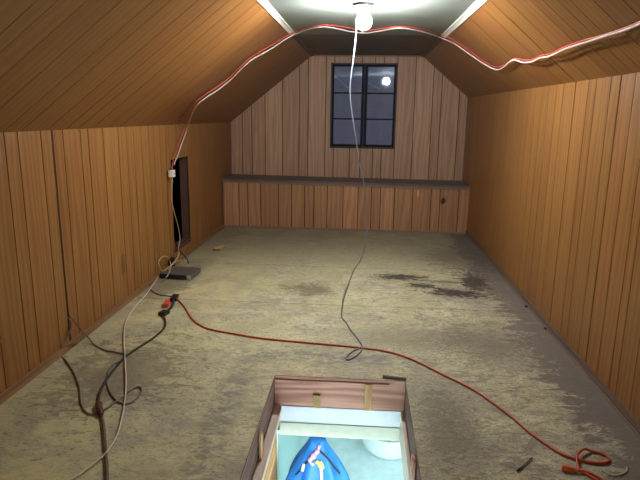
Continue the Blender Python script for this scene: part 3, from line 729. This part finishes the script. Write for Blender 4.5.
# adapter hanging by the wall opening
AX, AY, AZ = -1.905, 5.56, 0.985
ad = empty('power_adapter', (AX, AY, AZ - 0.035), 'small white cube adapter hanging on the left wall beside the dark opening', 'adapter')
box('adapter_body', (AX - 0.022, AX + 0.03, AY - 0.034, AY + 0.034, AZ - 0.036, AZ + 0.036), M['whiteplastic'], ad, 0.006)
v, f = lathe_vf([(0.010, 0.0), (0.014, 0.002), (0.010, 0.022), (0.006, 0.028)], 16, Matrix.Translation((AX, AY, AZ + 0.036)))
mesh_obj('strain_relief', v, f, M['brownplug'], ad, True)
box('adapter_label', (AX + 0.030, AX + 0.0306, AY - 0.018, AY + 0.020, AZ - 0.016, AZ + 0.016), M['silver'], ad)

cream = [(-1.9, 5.568, 0.939), (-1.9, 5.528, 0.802), (-1.9, 5.523, 0.696), (-1.9, 5.598, 0.554), (-1.9, 5.678, 0.423), (-1.9, 5.726, 0.284)]
cream2 = [(-1.87, 5.575, 0.211), (-1.87, 5.584, 0.156), (-1.87, 5.497, 0.113), (-1.9, 5.378, 0.07), (-1.895, 5.16, 0.079), (-1.895, 5.072, 0.144), (-1.895, 5.067, 0.204), (-1.895, 5.18, 0.22), (-1.895, 5.304, 0.183), (-1.895, 5.378, 0.112), (-1.854, 5.253, 0.075), (-1.817, 5.062, 0.065), (-1.861, 5.057, 0.02), (-1.906, 5.065, 0.006)]
cable('cream_cable', cream + cream2, 0.0046, M['cream'], 'cream cable falling from the white adapter and looping over the router')
cable('cream_cable', [(-1.876, 5.249, 0.065), (-1.889, 5.439, 0.075), (-1.883, 5.581, 0.075), (-1.822, 5.588, 0.075), (-1.738, 5.438, 0.075)], 0.0042, M['cream'],
      'short cream cable arching over the back edge of the router', 'cable')
cable('black_lead', [(-2.02, 5.80, 0.30), (-1.935, 5.74, 0.19)] + [(-1.9, 5.709, 0.146), (-1.85, 5.667, 0.114), (-1.792, 5.597, 0.09), (-1.754, 5.524, 0.062)], 0.006, M['blackrub'],
      'short black lead coming out of the wall opening down to the router')

# router
rt = empty('router', (-1.76, 5.30, 0.0), 'flat grey router box with navy front edge on the floor below the wall opening', 'router')
Mr = Matrix.Translation((-1.765, 5.25, 0.0)) @ Matrix.Rotation(math.radians(-4), 4, 'Z')
box('router_case', (-0.160, 0.160, -0.105, 0.175, 0.006, 0.055), M['grey_case'], rt, 0.006, Mr)
box('front_panel', (-0.155, 0.115, -0.109, -0.105, 0.010, 0.050), M['navy'], rt, 0.001, Mr)
box('end_label', (0.118, 0.160, -0.109, -0.105, 0.010, 0.050), M['silver'], rt, 0.001, Mr)
for a in (-0.14, 0.14):
    for b in (-0.08, 0.09): box('rubber_foot', (a - 0.012, a + 0.012, b - 0.012, b + 0.012, 0.0, 0.006), M['blackrub'], rt, 0, Mr)
pb = empty('power_brick', (-1.91, 5.47, 0.0), 'black power brick wedged between the left wall and the router', 'power brick')
box('brick_body', (-1.935, -1.937 + 0.05, 5.445, 5.51, 0.0, 0.13), M['black'], pb, 0.006)
box('brick_plug', (-1.932, -1.932 + 0.035, 5.51, 5.535, 0.05, 0.10), M['blackrub'], pb, 0.004)

# floor cables
tap0 = Vector((-1.575, 4.58, 0.016)); tap1 = Vector((-1.545, 4.25, 0.016))
oc = [(-1.596, 4.596, 0.008), (-1.545, 4.534, 0.008), (-1.462, 4.412, 0.008), (-1.385, 4.273, 0.008), (-1.308, 4.13, 0.008), (-1.228, 4.019, 0.008), (-1.141, 3.934, 0.008), (-1.044, 3.884, 0.008), (-0.93, 3.848, 0.008), (-0.694, 3.778, 0.008), (-0.398, 3.736, 0.008), (-0.042, 3.694, 0.008), (0.2, 3.643, 0.008), (0.362, 3.538, 0.008), (0.534, 3.339, 0.008), (0.711, 3.125, 0.008), (0.84, 2.869, 0.008), (0.908, 2.692, 0.008), (0.967, 2.576, 0.008), (1.008, 2.513, 0.008), (1.062, 2.477, 0.008), (1.125, 2.456, 0.008), (1.178, 2.457, 0.008), (1.217, 2.484, 0.008), (1.218, 2.52, 0.008), (1.197, 2.539, 0.008), (1.162, 2.552, 0.008), (1.123, 2.544, 0.008), (1.082, 2.507, 0.008), (1.058, 2.461, 0.008), (1.047, 2.406, 0.008), (1.063, 2.37, 0.008), (1.086, 2.336, 0.008), (1.115, 2.289, 0.008), (1.142, 2.231, 0.008)]
for i in range(len(oc)):
    if i >= 27 and i <= 29: oc[i] = (oc[i][0], oc[i][1], 0.022)
o = cable('extension_cord', oc, 0.0064, M['orange'], 'orange extension cord crossing the whole floor and looping by the right wall')
pe = [(0.967, 2.396, 0.012), (0.985, 2.39, 0.012), (1.031, 2.38, 0.012), (1.069, 2.376, 0.012), (1.102, 2.346, 0.012), (1.13, 2.306, 0.012), (1.156, 2.247, 0.012)]
o2 = cable('extension_cord', pe[2:], 0.0064, M['orange'], 'short orange cord with its pale plug lying beside the loop of the long orange cord')
v, f = tube_vf(pe[:3], [0.013, 0.015, 0.016, 0.017, 0.017, 0.018, 0.018, 0.018, 0.018, 0.016, 0.016, 0.015, 0.014, 0.013, 0.012, 0.010, 0.009], 10)
mesh_obj('plug', v, f, M['orangeplug'], o2, True)

tp = empty('multi_tap', tuple(tap0 * 0.5 + tap1 * 0.5 - Vector((0, 0, 0.016))), 'black three-way socket tap with red plug where the orange cord ends', 'socket tap')
d = (tap1 - tap0)
def seg_box(name, c, half, ang, mat, parent, bev=0.005):
    Mx = Matrix.Translation(c) @ Matrix.Rotation(ang, 4, 'Z')
    return box(name, (-half[0], half[0], -half[1], half[1], -half[2], half[2]), mat, parent, bev, Mx)
an = math.atan2(d.y, d.x)
seg_box('tap_body', (-1.585, 4.56, 0.018), (0.060, 0.027, 0.016), an, M['black'], tp)
seg_box('red_plug', (-1.598, 4.40, 0.020), (0.060, 0.023, 0.018), an + 0.1, M['pinkred'], tp, 0.012)
seg_box('black_plug', (-1.545, 4.185, 0.018), (0.042, 0.032, 0.016), an - 0.3, M['black'], tp, 0.008)
v, f = tube_vf([(-1.575, 4.52, 0.016), (-1.550, 4.42, 0.014), (-1.535, 4.32, 0.014), (-1.540, 4.22, 0.016)], 0.011)
mesh_obj('lead', v, f, M['blackrub'], tp, True)
bc = [(-1.54, 4.191, 0.01), (-1.49, 4.05, 0.01), (-1.441, 3.886, 0.01), (-1.453, 3.691, 0.01), (-1.498, 3.492, 0.01), (-1.52, 3.36, 0.01), (-1.515, 3.195, 0.01), (-1.494, 3.006, 0.01), (-1.46, 2.861, 0.01), (-1.419, 2.762, 0.01)]
cable('black_cable', [(-1.548, 4.150, 0.016)] + bc[1:], 0.0075, M['blackrub'], 'thick black cord curving from the socket tap to the brown connector')
pl = empty('cord_connector', bc[-1], 'reddish brown cord connector on the floor at the end of the black cord', 'connector')
cn = [(-1.42, 2.765, 0.014), (-1.398, 2.724, 0.014), (-1.368, 2.673, 0.014), (-1.344, 2.634, 0.014)]
v, f = tube_vf(cn, [0.012] * 4 + [0.019] * 16 + [0.012] * 5, 10); mesh_obj('connector_body', v, f, M['brownplug'], pl, True)
cable('brown_cable', [(-1.354, 2.654, 0.008), (-1.299, 2.559, 0.008), (-1.252, 2.469, 0.008), (-1.17, 2.306, 0.008), (-1.111, 2.188, 0.008), (-1.072, 2.106, 0.008), (-1.018, 1.992, 0.008)], 0.0085, M['brownrub'],
      'dark brown cord running from the connector toward the near edge of the floor')
cable('grey_cable', [(-1.985, 3.544, 0.239), (-1.955, 3.508, 0.22), (-1.93, 3.509, 0.188), (-1.86, 3.45, 0.16), (-1.886, 3.584, 0.05), (-1.822, 3.549, 0.008), (-1.702, 3.461, 0.007), (-1.615, 3.437, 0.007), (-1.526, 3.406, 0.007)], 0.0048, M['greycord'],
      'dark grey cord hanging out of the wall seam and joining the black cord')
cable('grey_cable', [(-1.985, 3.50, 0.24), (-1.950, 3.50, 0.15)] + [(-1.978, 3.391, 0.007), (-1.878, 3.275, 0.007), (-1.738, 3.108, 0.007), (-1.61, 2.924, 0.007), (-1.523, 2.768, 0.007), (-1.454, 2.677, 0.007), (-1.392, 2.652, 0.007), (-1.351, 2.719, 0.007), (-1.322, 2.857, 0.007), (-1.295, 2.956, 0.007), (-1.265, 2.972, 0.007), (-1.233, 2.913, 0.007), (-1.237, 2.813, 0.007), (-1.271, 2.771, 0.007), (-1.35, 2.819, 0.007), (-1.443, 2.941, 0.007), (-1.513, 3.076, 0.007), (-1.552, 3.227, 0.007), (-1.536, 3.303, 0.007)], 0.0048, M['greycord'],
      'dark grey cord from the foot of the wall seam, tangled in a loose loop')
cable('white_cable', [(-1.931, 5.116, 0.03), (-1.92, 4.975, 0.013), (-1.867, 4.647, 0.013), (-1.828, 4.257, 0.013), (-1.768, 3.957, 0.013), (-1.64, 3.627, 0.013), (-1.514, 3.346, 0.013), (-1.357, 2.989, 0.013), (-1.263, 2.739, 0.013), (-1.187, 2.486, 0.013), (-1.168, 2.319, 0.013), (-1.19, 2.21, 0.013), (-1.23, 2.105, 0.013), (-1.27, 2.014, 0.013)], 0.0042, M['whitecord'],
      'thin white cable running over the floor past the dark tangle of cords')
cable('thin_black_wire', [(-1.89, 4.794, 0.012), (-1.783, 4.678, 0.006), (-1.699, 4.646, 0.006), (-1.629, 4.626, 0.006)], 0.0042, M['blackrub'],
      'thin black wire from the white cable to the socket tap')
# bits on the floor
def crumple(name, x, y, s, mat, label, cat, seed):
    r_ = random.Random(seed); n = 6; V = []
    for i in range(n):
        for j in range(n):
            V.append(Vector((x + (i / 5 - .5) * s, y + (j / 5 - .5) * s * 1.3, 0.004 + abs(r_.gauss(0, 1)) * s * 0.10)))
    Fc = [(i * n + j, (i + 1) * n + j, (i + 1) * n + j + 1, i * n + j + 1) for i in range(n - 1) for j in range(n - 1)]
    o = mesh_obj(name, V, Fc, mat, local=(x, y, 0)); sm = o.modifiers.new('s', 'SOLIDIFY'); sm.thickness = 0.002
    return tag(o, label, cat)
crumple('crumpled_scrap', -1.665, 6.436, 0.13, M['leaf'], 'crumpled tan scrap on the floor near the far left wall', 'scrap', 3)
st_ = [(0.755, 2.359, 0.006), (0.801, 2.408, 0.006), (0.854, 2.469, 0.006)]
v, f = tube_vf(st_, [0.003, 0.005, 0.006, 0.006, 0.005, 0.004] + [0.003] * 12, 6)
tag(mesh_obj('wood_splinter', v, f, M['darkstick'], local=st_[0]), 'dark thin wood splinter lying left of the orange plug', 'splinter')
cu = [(1.16, 2.423, 0.006), (1.162, 2.393, 0.006), (1.18, 2.373, 0.006), (1.217, 2.376, 0.006), (1.261, 2.406, 0.006), (1.279, 2.438, 0.006)]
v, f = tube_vf(cu, 0.005, 6, flat=0.4)
tag(mesh_obj('tape_curl', v, f, M['palescrap'], local=cu[0]), 'pale curl of tape on the floor beside the orange loop', 'tape')
for (px_, nm, lb, sz) in (([(1.464, 4.208, 0.0)][0], 'wood_chip', 'dark wood chip at the foot of the right wall', 0.05), ([(1.454, 4.715, 0.0)][0], 'wood_chip', 'dark wood chip by the right wall, farther one of two', 0.045)):
    v, f = box_vf(-sz / 2, sz / 2, -0.012, 0.012, 0.0005, 0.014, Matrix.Translation((px_[0], px_[1], 0)) @ Matrix.Rotation(0.6, 4, 'Z'))
    tag(mesh_obj(nm, v, f, M['darkstick'], local=(px_[0], px_[1], 0), bevel=0.003), lb, 'wood chip')
